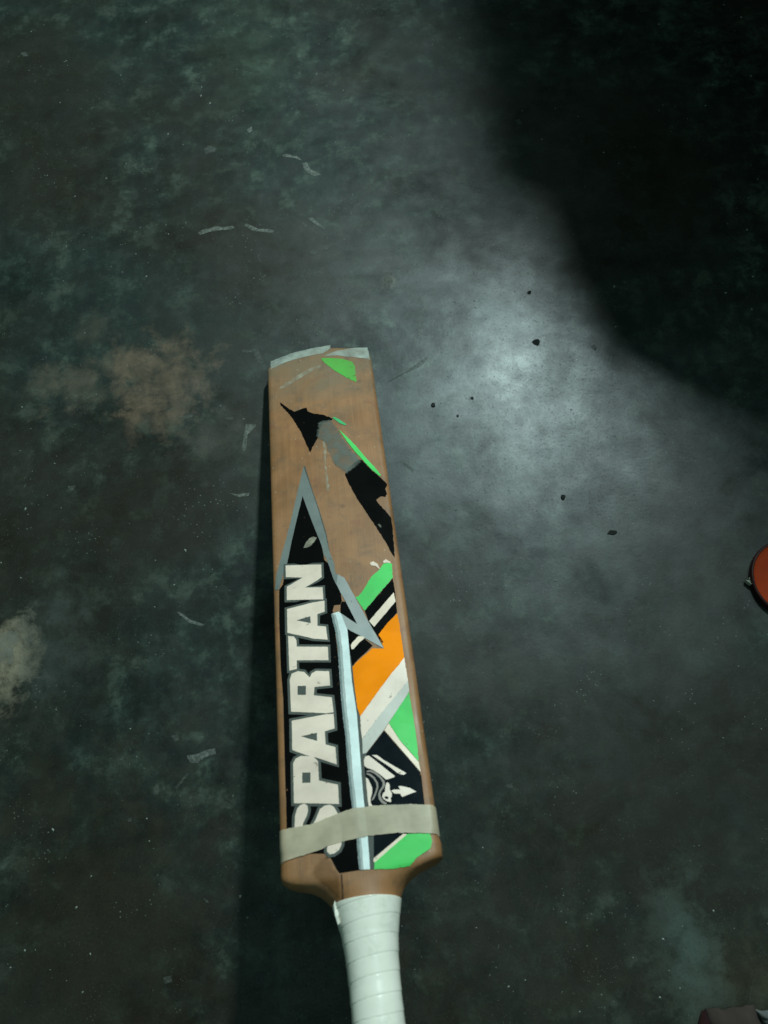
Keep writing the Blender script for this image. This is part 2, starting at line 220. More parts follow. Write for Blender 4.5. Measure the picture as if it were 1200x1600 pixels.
def mix(nt, fac, a, b, mode='MIX'):
    m = N(nt, 'ShaderNodeMix', data_type='RGBA', blend_type=mode)
    setin(nt, m, 0, fac)
    for i, v in ((6, a), (7, b)):
        if hasattr(v, 'is_linked'):
            nt.links.new(v, m.inputs[i])
        else:
            m.inputs[i].default_value = v if len(v) == 4 else (*v, 1)
    return m.outputs[2]


def math_(nt, op, a, b=0.0, clamp=False):
    m = N(nt, 'ShaderNodeMath', operation=op, use_clamp=clamp)
    setin(nt, m, 0, a)
    setin(nt, m, 1, b)
    return m.outputs[0]


def bump(nt, bsdf, height, strength, dist):
    b = N(nt, 'ShaderNodeBump')
    b.inputs['Strength'].default_value = strength
    b.inputs['Distance'].default_value = dist
    nt.links.new(height, b.inputs['Height'])
    nt.links.new(b.outputs['Normal'], bsdf.inputs['Normal'])


def edge_fade(nt, v):
    """1 where a thin layer is whole, falling raggedly to 0 towards its worn rim"""
    at = N(nt, 'ShaderNodeAttribute', attribute_name='fade')
    f = math_(nt, 'ADD', at.outputs['Fac'], math_(nt, 'MULTIPLY', math_(nt, 'SUBTRACT', noise_fac(nt, v, 420, 3, 0.6), 0.5), math_(nt, 'MULTIPLY', at.outputs['Fac'], 1.2)))
    return ramp(nt, f, [(0.15, g(1)), (0.95, g(0))])


def print_mat(name, rgb, rough=0.42, dirt=0.25, spec=0.4, dirt_rgb=(0.16, 0.11, 0.07), chips=0.325):
    """ink on a vinyl sticker: colour with smudges, fine scratches and uneven gloss"""
    rgb = tuple(min(0.97, x * k) for x, k in zip(rgb, (1.27, 1.0, 0.92)))
    m, nt, b = new_mat(name)
    v = tex_coord(nt)
    smudge = ramp(nt, noise_fac(nt, v, 38, 6, 0.62), [(0.42, g(0)), (0.75, g(1))])
    vs = tex_coord(nt, (420, 55, 100))
    scratch = ramp(nt, noise_fac(nt, vs, 1.0, 3, 0.6), [(0.62, g(0)), (0.74, g(1))])
    tone = ramp(nt, noise_fac(nt, v, 17, 4, 0.55, 0.4), [(0.30, g(0.78)), (0.58, g(1.0))])
    c = mix(nt, 1.0, (*rgb, 1), tone, 'MULTIPLY')
    c = mix(nt, math_(nt, 'MULTIPLY', smudge, min(1.0, dirt * 1.7)), c, dirt_rgb)
    c = mix(nt, math_(nt, 'MULTIPLY', scratch, dirt * 0.45 if max(rgb) > 0.02 else 0.0), c, tuple(0.8 * x + 0.02 for x in rgb))
    nt.links.new(c, b.inputs['Base Color'])
    r = ramp(nt, noise_fac(nt, v, 60, 4), [(0.3, g(rough - 0.08)), (0.7, g(rough + 0.14))])
    nt.links.new(r, b.inputs['Roughness'])
    b.inputs['Specular IOR Level'].default_value = spec
    if chips > 0:      # ink rubbed through to the wood in small spots
        rub = noise_fac(nt, v, 130, 5, 0.68, 0.3)
        al = ramp(nt, rub, [(chips - 0.02, g(0.15)), (chips + 0.03, g(1))])
        nt.links.new(math_(nt, 'MULTIPLY', al, edge_fade(nt, v)), b.inputs['Alpha'])
    bump(nt, b, noise_fac(nt, v, 300, 3), 0.06, 0.0006)
    return m


def wood_mat(name, light, mid, dark, toe_dirt=False):
    m, nt, b = new_mat(name)
    v = tex_coord(nt, (1, 1, 1))
    vg = tex_coord(nt, (150, 7, 60))
    grain = noise_fac(nt, vg, 1.0, 6, 0.6, 0.4)
    vf = tex_coord(nt, (700, 22, 200))
    fine = noise_fac(nt, vf, 1.0, 3, 0.6)
    blot = noise_fac(nt, v, 16, 5, 0.6, 0.6)
    c = ramp(nt, grain, [(0.15, dark), (0.5, mid), (0.9, light)])
    cloud = noise_fac(nt, v, 21, 6, 0.62, 0.8)
    c = mix(nt, ramp(nt, cloud, [(0.36, g(0)), (0.66, g(0.75))]), c, tuple(0.62 * x for x in mid))
    c = mix(nt, math_(nt, 'MULTIPLY', ramp(nt, blot, [(0.42, g(0)), (0.7, g(1))]), 0.6), c, (0.335, 0.160, 0.076))
    if toe_dirt:                        # ground-in dirt at the toe end
        sx = N(nt, 'ShaderNodeSeparateXYZ')
        nt.links.new(v, sx.inputs[0])
        td = math_(nt, 'ADD', sx.outputs['Y'], math_(nt, 'MULTIPLY', math_(nt, 'SUBTRACT', cloud, 0.5), 0.28))
        c = mix(nt, ramp(nt, math_(nt, 'ADD', td, 0.5), [(0.40, g(0)), (0.50, g(0.8))]), c, (0.175, 0.118, 0.072))
    grime = noise_fac(nt, v, 48, 6, 0.7, 0.5)
    c = mix(nt, ramp(nt, grime, [(0.52, g(0)), (0.78, g(0.7))]), c, (0.085, 0.062, 0.045))
    c = mix(nt, math_(nt, 'MULTIPLY', ramp(nt, fine, [(0.55, g(0)), (0.75, g(1))]), 0.18), c, (0.07, 0.04, 0.025))
    ballm = noise_fac(nt, v, 33, 3, 0.5, 1.2)
    c = mix(nt, ramp(nt, ballm, [(0.60, g(0)), (0.70, g(0.45))]), c, (0.20, 0.072, 0.040))
    dents = N(nt, 'ShaderNodeTexVoronoi')
    nt.links.new(v, dents.inputs['Vector'])
    dents.inputs['Scale'].default_value = 48
    dk = math_(nt, 'MULTIPLY', ramp(nt, dents.outputs['Distance'], [(0.05, g(1)), (0.16, g(0))]), ramp(nt, blot, [(0.45, g(0)), (0.6, g(0.6))]))
    c = mix(nt, dk, c, (0.07, 0.042, 0.024))
    vd = N(nt, 'ShaderNodeTexVoronoi')
    nt.links.new(v, vd.inputs['Vector'])
    vd.inputs['Scale'].default_value = 95
    nick = ramp(nt, vd.outputs['Distance'], [(0.03, g(1)), (0.10, g(0))])
    c = mix(nt, math_(nt, 'MULTIPLY', nick, 0.35), c, (0.5, 0.4, 0.3))
    nt.links.new(c, b.inputs['Base Color'])
    nt.links.new(ramp(nt, blot, [(0.3, g(0.42)), (0.7, g(0.62))]), b.inputs['Roughness'])
    b.inputs['Specular IOR Level'].default_value = 0.35
    h = mix(nt, 0.5, fine, grain)
    bump(nt, b, h, 0.25, 0.0009)
    return m


MAT = {}
MAT['wood'] = wood_mat('willow_wood', (0.350, 0.155, 0.062), (0.272, 0.117, 0.045), (0.188, 0.080, 0.030), True)
MAT['handle'] = wood_mat('cane_wood', (0.34, 0.23, 0.14), (0.28, 0.18, 0.10), (0.19, 0.12, 0.07))
MAT['black'] = print_mat('black_print', (0.0012, 0.0018, 0.0018), 0.6, 0.05, 0.03, (0.006, 0.006, 0.005))
MAT['navy'] = print_mat('navy_print', (0.0016, 0.005, 0.008), 0.6, 0.05, 0.05, (0.006, 0.010, 0.013))
MAT['outline'] = print_mat('grey_outline_print', (0.060, 0.078, 0.074), 0.45, 0.25, 0.2, (0.03, 0.04, 0.04))
MAT['grey_print'] = print_mat('grey_print', (0.20, 0.20, 0.19), 0.45, 0.2)
MAT['cream'] = print_mat('cream_print', (0.66, 0.62, 0.52), 0.42, 0.12)
MAT['white'] = print_mat('white_print', (0.66, 0.63, 0.57), 0.42, 0.10)
MAT['letter'] = print_mat('letter_print', (0.60, 0.575, 0.51), 0.42, 0.14)
MAT['pale'] = print_mat('bare_pale', (0.60, 0.56, 0.48), 0.55, 0.25)
MAT['pale_blue'] = print_mat('pale_grey_print', (0.44, 0.50, 0.48), 0.42, 0.10)
MAT['orange'] = print_mat('orange_print', (0.98, 0.245, 0.0), 0.55, 0.06, 0.06, (0.75, 0.17, 0.0), 0.0)
MAT['green_bright'] = print_mat('green_print', (0.060, 0.54, 0.125), 0.5, 0.12, 0.2, (0.12, 0.36, 0.08))
MAT['green_dark'] = print_mat('green_toe_print', (0.06, 0.36, 0.05), 0.5, 0.3, 0.3, (0.14, 0.2, 0.06), 0.36)
MAT['green_teal'] = print_mat('green_teal_print', (0.03, 0.40, 0.14), 0.45, 0.2, 0.4, (0.1, 0.2, 0.1))
MAT['crack'] = print_mat('dark_crack', (0.035, 0.02, 0.010), 0.6, 0.3, 0.2)
MAT['silver_dull'] = print_mat('silver_frame_print', (0.125, 0.165, 0.165), 0.42, 0.3, 0.4, (0.07, 0.09, 0.09))
MAT['silver_pale'] = print_mat('silver_bolt_print', (0.24, 0.30, 0.31), 0.38, 0.25, 0.5, (0.14, 0.17, 0.17))  # paler silver ink of the bolt


def silver_mat():
    """printed metal-look bar: pale centre, dark blue-grey rims, cracks across"""
    m, nt, b = new_mat('silver_stripe_print')
    v = tex_coord(nt)
    c = ramp(nt, noise_fac(nt, v, 45, 5, 0.6), [(0.3, (0.52, 0.56, 0.55)), (0.7, (0.72, 0.76, 0.74))])
    vc = tex_coord(nt, (30, 260, 30))
    c = mix(nt, math_(nt, 'MULTIPLY', ramp(nt, noise_fac(nt, vc, 1.0, 3, 0.6), [(0.6, g(0)), (0.72, g(1))]), 0.35), c,
            (0.75, 0.8, 0.78))
    nt.links.new(c, b.inputs['Base Color'])
    b.inputs['Metallic'].default_value = 0.15
    b.inputs['Roughness'].default_value = 0.34
    bump(nt, b, noise_fac(nt, vc, 1.0, 3), 0.12, 0.0008)
    return m


MAT['silver'] = silver_mat()
MAT['silver_mid'] = print_mat('silver_mid_print', (0.30, 0.39, 0.40), 0.36, 0.3, 0.5, (0.16, 0.2, 0.2))
MAT['silver_rim'] = print_mat('silver_rim_print', (0.13, 0.20, 0.21), 0.36, 0.25, 0.5, (0.06, 0.08, 0.08))


def alpha_mat(name, rgb, alpha_lo, alpha_hi, scale, rough=0.45):
    m, nt, b = new_mat(name)
    v = tex_coord(nt)
    c = mix(nt, ramp(nt, noise_fac(nt, v, 55, 5, 0.6), [(0.35, g(0)), (0.7, g(1))]), rgb, tuple(x * 0.78 for x in rgb))
    nt.links.new(c, b.inputs['Base Color'])
    b.inputs['Roughness'].default_value = rough
    al = ramp(nt, noise_fac(nt, v, scale, 4), [(0.3, g(alpha_lo)), (0.7, g(alpha_hi))])
    nt.links.new(math_(nt, 'MULTIPLY', al, edge_fade(nt, v)), b.inputs['Alpha'])
    vs = tex_coord(nt, (40, 400, 40))
    bump(nt, b, noise_fac(nt, vs, 1.0, 3), 0.15, 0.0006)
    return m


MAT['tape'] = alpha_mat('yellowed_tape', (0.47, 0.365, 0.25), 0.70, 0.95, 30, 0.5)
MAT['grey_smear'] = alpha_mat('grey_smear_print', (0.120, 0.125, 0.105), 0.25, 0.95, 90, 0.45)  # uneven, see-through grey tone on the face
MAT['scuff'] = alpha_mat('scuffed_wood', (0.40, 0.34, 0.25), 0.05, 0.8, 130, 0.6)
MAT['toe_tape'] = alpha_mat('toe_tape', (0.36, 0.37, 0.32), 0.35, 1.0, 70, 0.5)
MAT['varnish'] = alpha_mat('amber_varnish', (0.20, 0.085, 0.026), 0.10, 0.65, 55, 0.35)


def grip_mat():
    m, nt, b = new_mat('white_rubber')
    v = tex_coord(nt)
    c = ramp(nt, noise_fac(nt, v, 30, 5, 0.6), [(0.3, (0.70, 0.64, 0.56)), (0.7, (0.80, 0.73, 0.64))])
    c = mix(nt, ramp(nt, noise_fac(nt, v, 70, 6, 0.7, 0.4), [(0.52, g(0)), (0.75, g(0.5))]), c, (0.40, 0.40, 0.33))
    nt.links.new(c, b.inputs['Base Color'])
    nt.links.new(ramp(nt, noise_fac(nt, v, 90, 3), [(0.3, g(0.17)), (0.7, g(0.30))]), b.inputs['Roughness'])
    bump(nt, b, noise_fac(nt, v, 220, 4), 0.08, 0.0006)
    return m


MAT['grip'] = grip_mat()


def spot_mask(nt, vec, x, y, rx, ry, warp):
    """1 inside a ragged-edged patch centred at (x, y), fading to 0"""
    mp = N(nt, 'ShaderNodeMapping')
    mp.inputs['Location'].default_value = (-x / rx, -y / ry, 0)
    mp.inputs['Scale'].default_value = (1 / rx, 1 / ry, 0)
    nt.links.new(vec, mp.inputs['Vector'])
    ln = N(nt, 'ShaderNodeVectorMath', operation='LENGTH')
    nt.links.new(mp.outputs['Vector'], ln.inputs[0])
    d = math_(nt, 'ADD', ln.outputs['Value'], math_(nt, 'MULTIPLY', math_(nt, 'SUBTRACT', warp, 0.5), 3.6))
    return ramp(nt, d, [(0.20, g(1)), (0.60, g(0.5)), (1.0, g(0))])


def floor_mat():
    """old dark cement, worn to a dull polish: blotches, grit, wipe streaks, stains, painted glare, specks and pits"""
    m, nt, b = new_mat('polished_cement')
    v = tex_coord(nt)
    v2 = tex_coord(nt, (1, 1, 1), (3.1, 1.7, 0))
    big = noise_fac(nt, v, 5.0, 6, 0.60, 0.3)
    med = noise_fac(nt, v, 30, 10, 0.70, 0.15)
    blot = noise_fac(nt, v2, 48, 4, 0.5, 0.1)
    grit = noise_fac(nt, v, 420, 4, 0.75)
    streak = noise_fac(nt, tex_coord(nt, (60, 7, 1)), 1.0, 5, 0.62, 0.2)
    c = ramp(nt, med, [(0.38, (0.0010, 0.0020, 0.0013)), (0.46, (0.0040, 0.0070, 0.0050)),
                       (0.54, (0.0150, 0.0220, 0.0165)), (0.64, (0.058, 0.074, 0.057))])
    c = mix(nt, ramp(nt, big, [(0.42, g(0)), (0.64, g(0.55))]), c, (0.0105, 0.0165, 0.0140))
    c = mix(nt, ramp(nt, blot, [(0.56, g(0)), (0.66, g(0.5))]), c, (0.024, 0.030, 0.024))
    c = mix(nt, math_(nt, 'MULTIPLY', ramp(nt, streak, [(0.52, g(0)), (0.74, g(1))]), 0.4), c, (0.022, 0.029, 0.024))
    brown = noise_fac(nt, v2, 3.4, 6, 0.6)
    c = mix(nt, ramp(nt, brown, [(0.44, g(0)), (0.60, g(0.75))]), c, (0.0150, 0.0095, 0.0048))
    # worn, stained and darker brown patches; the bluish ones are painted glare
    warp = noise_fac(nt, v, 26, 9, 0.72, 0.2)
    for (x, y, rx, ry, k, rgb) in STAINS_AND_GLARE:
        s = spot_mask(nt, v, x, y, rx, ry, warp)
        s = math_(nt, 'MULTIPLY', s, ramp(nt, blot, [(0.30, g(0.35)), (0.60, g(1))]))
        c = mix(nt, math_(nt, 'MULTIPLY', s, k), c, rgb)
    # sand grains showing in the cement
    c = mix(nt, ramp(nt, grit, [(0.30, g(0.5)), (0.46, g(0))]), c, (0.0015, 0.002, 0.002))
    c = mix(nt, ramp(nt, grit, [(0.58, g(0)), (0.80, g(0.45))]), c, (0.060, 0.068, 0.060))
    for sc, th, k, gs in ((210, 0.16, 0.8, 17), (430, 0.17, 0.6, 31)):
        vo = N(nt, 'ShaderNodeTexVoronoi')
        nt.links.new(v, vo.inputs['Vector'])
        vo.inputs['Scale'].default_value = sc
        sp = ramp(nt, vo.outputs['Distance'], [(th * 0.5, g(1)), (th, g(0))])
        gate = ramp(nt, noise_fac(nt, v2, gs, 5, 0.65), [(0.52, g(0)), (0.66, g(1))])
        c = mix(nt, math_(nt, 'MULTIPLY', math_(nt, 'MULTIPLY', sp, gate), k), c, (0.15, 0.165, 0.145))
    # hairline scratches
    for ang, sx in ((0.5, 900), (-0.9, 1200), (2.3, 1000)):
        mp = N(nt, 'ShaderNodeMapping')
        rt = N(nt, 'ShaderNodeVectorRotate', rotation_type='Z_AXIS')
        rt.inputs['Angle'].default_value = ang
        nt.links.new(v, rt.inputs['Vector'])
        mp.inputs['Scale'].default_value = (sx, 26, 1)
        nt.links.new(rt.outputs['Vector'], mp.inputs['Vector'])
        sc_ = ramp(nt, noise_fac(nt, mp.outputs['Vector'], 1.0, 1, 0.4, 0.0), [(0.735, g(0)), (0.77, g(1))])
        c = mix(nt, math_(nt, 'MULTIPLY', math_(nt, 'MULTIPLY', sc_, brown), 0.22), c, (0.085, 0.095, 0.085))
    nt.links.new(c, b.inputs['Base Color'])
    r = mix(nt, 0.5, ramp(nt, med, [(0.35, g(0.42)), (0.65, g(0.31))]), ramp(nt, big, [(0.3, g(0.42)), (0.7, g(0.32))]))
    r = mix(nt, ramp(nt, grit, [(0.32, g(0.3)), (0.45, g(0))]), r, g(0.7))
    nt.links.new(r, b.inputs['Roughness'])
    cloud = noise_fac(nt, v, 7.5, 10, 0.66, 0.45)
    sp = mix(nt, 0.22, ramp(nt, cloud, [(0.32, g(0.16)), (0.48, g(0.50)), (0.60, g(0.66)), (0.72, g(1.0))]),
             ramp(nt, blot, [(0.36, g(0.30)), (0.64, g(0.80))]))
    sp = mix(nt, ramp(nt, grit, [(0.32, g(0.4)), (0.46, g(0))]), sp, g(0.05))
    nt.links.new(sp, b.inputs['Specular IOR Level'])
    hh = mix(nt, 0.25, med, grit)
    bump(nt, b, hh, 0.12, 0.0016)
    return m


STAINS_AND_GLARE = [(-0.1695, 0.0156, 0.06, 0.06, 0.85, (0.125, 0.082, 0.052)), (-0.2073, 0.0374, 0.04, 0.035, 0.7, (0.125, 0.082, 0.052)), (-0.1743, -0.0341, 0.05, 0.03, 0.6, (0.125, 0.082, 0.052)), (-0.2562, 0.0209, 0.045, 0.04, 0.65, (0.092, 0.07, 0.048)), (-0.298, 0.0272, 0.03, 0.03, 0.5, (0.092, 0.07, 0.048)), (-0.2459, 0.0884, 0.025, 0.03, 0.6, (0.05, 0.043, 0.03)), (-0.1216, -0.0682, 0.05, 0.045, 0.5, (0.075, 0.064, 0.05)), (-0.3269, -0.2662, 0.036, 0.05, 0.95, (0.3, 0.24, 0.165)), (-0.2883, -0.2621, 0.05, 0.07, 0.6, (0.055, 0.062, 0.056)), (0.0841, 0.1017, 0.01, 0.012, 0.8, (0.14, 0.125, 0.09)), (0.2816, -0.6153, 0.05, 0.05, 0.65, (0.045, 0.038, 0.022)), (0.2446, -0.5879, 0.035, 0.08, 0.85, (0.06, 0.078, 0.066)), (-0.0456, 0.4754, 0.06, 0.16, 0.5, (0.026, 0.04, 0.024)), (0.2008, 0.0311, 0.05, 0.035, 0.6, (0.085, 0.105, 0.11)), (0.1394, -0.0274, 0.045, 0.03, 0.4, (0.07, 0.085, 0.09)), (0.2132, -0.1392, 0.05, 0.05, 0.3, (0.05, 0.06, 0.058)), (-0.2418, -0.4961, 0.2, 0.2, 0.7, (0.02, 0.0125, 0.0065)), (-0.0992, -0.5801, 0.18, 0.12, 0.6, (0.016, 0.01, 0.0055)), (0.1038, -0.5666, 0.17, 0.17, 0.65, (0.018, 0.0115, 0.006)), (-0.3167, 0.4797, 0.2, 0.2, 0.4, (0.0075, 0.0065, 0.004)), (0.2396, -0.4414, 0.1, 0.1, 0.3, (0.008, 0.0075, 0.005))]  # bluish entries put lamp glare into the cement colour
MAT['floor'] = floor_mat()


def plain_mat(name, rgb, rough=0.7, var=0.35, scale=60, spec=0.3, fuzz=0.0):
    m, nt, b = new_mat(name)
    v = tex_coord(nt)
    c = mix(nt, ramp(nt, noise_fac(nt, v, scale, 5, 0.65), [(0.3, g(0)), (0.7, g(1))]), rgb,
            tuple(x * (1 - var) for x in rgb))
    nt.links.new(c, b.inputs['Base Color'])
    b.inputs['Roughness'].default_value = rough
    b.inputs['Specular IOR Level'].default_value = spec
    bump(nt, b, noise_fac(nt, v, scale * 8, 3), 0.2, 0.0008)
    return m


MAT['mark'] = alpha_mat('limewash_fleck', (0.20, 0.205, 0.18), 0.10, 0.85, 300, 0.85)
MAT['mark_dim'] = alpha_mat('dull_fleck', (0.11, 0.115, 0.10), 0.05, 0.75, 300, 0.85)
MAT['mark_warm'] = alpha_mat('chipped_plaster', (0.20, 0.19, 0.155), 0.15, 0.9, 120, 0.85)
MAT['dust'] = plain_mat('dust_grit', (0.26, 0.27, 0.24), 0.9)
MAT['crumb'] = plain_mat('dark_dirt', (0.020, 0.022, 0.020), 0.9)
MAT['shade_blocker'] = plain_mat('blocker_dark', (0.05, 0.05, 0.05), 0.9)  # for the added shade block out of frame
MAT['cloth'] = plain_mat('brown_cotton', (0.040, 0.026, 0.022), 0.95, 0.35, 40)
MAT['cloth_red'] = plain_mat('dark_red_cotton', (0.018, 0.002, 0.002), 0.95)
MAT['cloth_white'] = plain_mat('white_cotton', (0.12, 0.12, 0.115), 0.95)
MAT['paper'] = plain_mat('torn_paper', (0.34, 0.34, 0.27), 0.85)


def ball_mat():
    m, nt, b = new_mat('red_plastic')
    v = tex_coord(nt)
    c = mix(nt, ramp(nt, noise_fac(nt, v, 35, 5, 0.6), [(0.35, g(0)), (0.7, g(1))]), (0.36, 0.038, 0.006), (0.27, 0.028, 0.005))
    nt.links.new(c, b.inputs['Base Color'])
    b.inputs['Roughness'].default_value = 0.6
    b.inputs['Specular IOR Level'].default_value = 0.12
    bump(nt, b, noise_fac(nt, v, 160, 4), 0.2, 0.0008)
    return m


MAT['ball'] = ball_mat()
MAT['lid_rim'] = plain_mat('dark_red_plastic', (0.035, 0.004, 0.004), 0.55, 0.3, 50)


# ---------------------------------------------------------------- mesh helpers
def link_mesh(name, verts, faces, mat, parent=None, smooth=False):
    me = bpy.data.meshes.new(name)
    me.from_pydata(verts, [], faces)
    me.update()
    ob = bpy.data.objects.new(name, me)
    col.objects.link(ob)
    if mat:
        me.materials.append(MAT[mat])
    if smooth:
        me.polygons.foreach_set('use_smooth', [True] * len(me.polygons))
    if parent:
        ob.parent = parent
    return ob


def from_bm(name, bm, mat, parent=None, smooth=False):
    me = bpy.data.meshes.new(name)
    bm.normal_update()
    bm.to_mesh(me)
    bm.free()
    ob = bpy.data.objects.new(name, me)
    col.objects.link(ob)
    me.materials.append(MAT[mat])
    if smooth:
        me.polygons.foreach_set('use_smooth', [True] * len(me.polygons))
    if parent:
        ob.parent = parent
    return ob


def interp(x, xs, ys):
    if x <= xs[0]:
        return ys[0]
    for i in range(1, len(xs)):
        if x <= xs[i]:
            t = (x - xs[i - 1]) / (xs[i] - xs[i - 1])
            return ys[i - 1] + t * (ys[i] - ys[i - 1])
    return ys[-1]


def refine(poly, step, jit, seed):
    """cut polygon edges into short steps and make the line a little ragged"""
    rnd = random.Random(seed)
    out = []
    n = len(poly)
    for i in range(n):
        a, b = poly[i], poly[(i + 1) % n]
        d = math.hypot(b[0] - a[0], b[1] - a[1])
        k = max(1, int(d / step))
        for j in range(k):
            t = j / k
            x, y = a[0] + (b[0] - a[0]) * t, a[1] + (b[1] - a[1]) * t
            if j or jit:
                q = 0.35 if j == 0 else 1.0
                f = noise.noise(Vector((x * 0.7 / step, y * 0.7 / step, seed * 1.7)))
                x += q * jit * (1.6 * f + rnd.uniform(-0.4, 0.4))
                y += q * jit * (1.6 * noise.noise(Vector((y * 0.7 / step, x * 0.7 / step, seed * 2.3))) + rnd.uniform(-0.4, 0.4))
            out.append((x, y))
    return out


# ---------------------------------------------------------------- structure: floor and an added unseen block that shades it
floor_half = 3.0
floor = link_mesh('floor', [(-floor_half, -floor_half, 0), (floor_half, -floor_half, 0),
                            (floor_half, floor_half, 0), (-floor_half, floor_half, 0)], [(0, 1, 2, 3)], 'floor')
floor['kind'] = 'structure'

blocker_plan = [(0.567, 0.911), (0.554, 0.715), (0.572, 0.701), (0.574, 0.651), (0.586, 0.604), (0.622, 0.571), (0.672, 0.538), (0.763, 0.492), (2.6, 0.492), (2.6, 2.9), (0.567, 2.9)]  # unseen blocker, outline shaped to give the floor its shadow edge
blocker_h = 1.15
nw = len(blocker_plan)
wv = [(x, y, 0.0) for x, y in blocker_plan] + [(x, y, blocker_h) for x, y in blocker_plan]
wf = [tuple(range(nw - 1, -1, -1)), tuple(range(nw, 2 * nw))]
wf += [(i, (i + 1) % nw, (i + 1) % nw + nw, i + nw) for i in range(nw)]
shade_blocker = link_mesh('shade_blocker', wv, wf, 'shade_blocker')
shade_blocker['kind'] = 'structure'

# ---------------------------------------------------------------- cricket bat
# bat space, millimetres: x across the face, y towards the toe (handle is at negative y), z out of the face
TILT = math.radians(17.0)
bat = bpy.data.objects.new('cricket_bat', None)
col.objects.link(bat)
bat.empty_display_size = 0.05
bat.location = (0, 0, 0.022)
bat.rotation_euler = (-TILT, 0, 0)
bat['label'] = 'worn wooden cricket bat with white grip, lettering and green and orange stickers'
bat['category'] = 'cricket bat'
MM = 0.001

TOE_U = [-54, -50, -28, -8, 13, 30, 45, 52, 54]
TOE_Y = [-2, 3.0, 10.8, 14.8, 16.0, 13.0, 10.5, 6.5, -4]
SLx = [(-y, u) for u, y in SHOULDER_LEFT]
SRx = [(-y, u) for u, y in SHOULDER_RIGHT]


def left_u(y):
    if y > -499:
        return -54.5
    return interp(-y, [a for a, _ in SLx], [b for _, b in SLx])


def right_u(y):
    if y > -495:
        return 54.5
    return interp(-y, [a for a, _ in SRx], [min(b, 55.5) for _, b in SRx])


def neck(y):
    s = max(0.0, min(1.0, (-507 - y) / 18.0))
    return s * s * (3 - 2 * s)


def face_w(u, y):
    a, b = left_u(y), right_u(y)
    c, h = (a + b) / 2, (b - a) / 2
    t = (u - c) / h
    w = -2.0 * t * t * min(1, h / 54)
    r = 4.0 if y > -490 else 6.0
    e = abs(u - c) - (h - r)
    if e > 0:
        e = min(e, r)
        w -= r - math.sqrt(max(0, r * r - e * e))
    m = neck(y)
    if m > 0:                           # the blade rounds off into the neck of the handle
        t = max(-1.0, min(1.0, t))
        w = w * (1 - m) + m * (-19 + 19.3 * math.sqrt(1 - t * t))
    return w


def depth(y):
    return min(18.5 + 0.16 * max(0, -y), 46.0) if y > -480 else 44.0 - (min(1, (-480 - y) / 50)) * 5


NF = 29


def section(y):
    """closed outline of the blade at y: face from left to right, right edge, back ridge, left edge"""
    a, b = left_u(y), right_u(y)
    c = (a + b) / 2
    pts = []
    for k in range(NF):
        s = k / (NF - 1)
        s = 0.5 - 0.5 * math.cos(math.pi * (0.75 * s + 0.25 * (0.5 - 0.5 * math.cos(math.pi * s))))
        u = a + (b - a) * s
        pts.append((u, face_w(u, y)))
    e = 18.0 if y > -480 else 20.0
    D = depth(y)
    e = min(e, D * 0.92)
    m = neck(y)
    pts.append((b + 0.3 * (1 - m), -e * 0.55 * (1 - m) - 19.3 * m))
    pts.append((b - 0.8, -e * 0.92 * (1 - m) - 23.0 * m))
    for s in (0.92, 0.75, 0.5, 0.25, 0.0, -0.25, -0.5, -0.75, -0.92):
        u = c + s * (b - a) / 2
        pts.append((u, (-e - (D - e) * (1 - abs(s)) ** 1.2) * (1 - m) + m * (-19 - 20 * math.sqrt(1 - s * s))))
    pts.append((a + 0.8, -e * 0.92 * (1 - m) - 23.0 * m))
    pts.append((a - 0.3 * (1 - m), -e * 0.55 * (1 - m) - 19.3 * m))
    return pts


ys = [-8, -14, -22, -32] + list(range(-45, -480, -15)) + [-485, -492, -497, -500, -503, -506, -508, -510, -512, -513.5, -515,
                                                       -517, -519, -521, -523, -525, -527, -529, -531]
rows = []
for k in range(7):                      # curved toe end
    s = 1 - k / 7
    sec = section(-8)
    row = []
    for (u, w) in sec:
        ye = interp(u, TOE_U, TOE_Y)
        rr = 0.0
        if s > 0.7 and w > -6:
            rr = 1.6 * ((s - 0.7) / 0.3) ** 2
        row.append((u, -8 + (ye + 8) * s, w - rr))
    rows.append(row)
for y in ys:
    rows.append([(u, y, w) for u, w in section(y)])
V = []
for i, row in enumerate(rows):
    for (u, y, w) in row:
        n1 = noise.noise(Vector((u * 0.03, y * 0.02, 3.1)))
        V.append((u * MM, y * MM, (w + 0.12 * n1) * MM))
n = len(rows[0])
Fc = []
for i in range(len(rows) - 1):
    for j in range(n):
        j2 = (j + 1) % n
        Fc.append((i * n + j, i * n + j2, (i + 1) * n + j2, (i + 1) * n + j))
Fc.append(tuple(range(n - 1, -1, -1)))
Fc.append(tuple((len(rows) - 1) * n + j for j in range(n)))
Fc = [tuple(reversed(f)) for f in Fc]
blade = link_mesh('blade', V, Fc, 'wood', bat, smooth=True)
blade.data.polygons[len(Fc) - 1].use_smooth = False
blade.data.polygons[len(Fc) - 2].use_smooth = False


def conform(bm, lift, extra=None):
    for v in bm.verts:
        u, y = v.co.x, v.co.y
        v.co = Vector((u * MM, y * MM, (face_w(u, min(y, -8)) + lift) * MM))


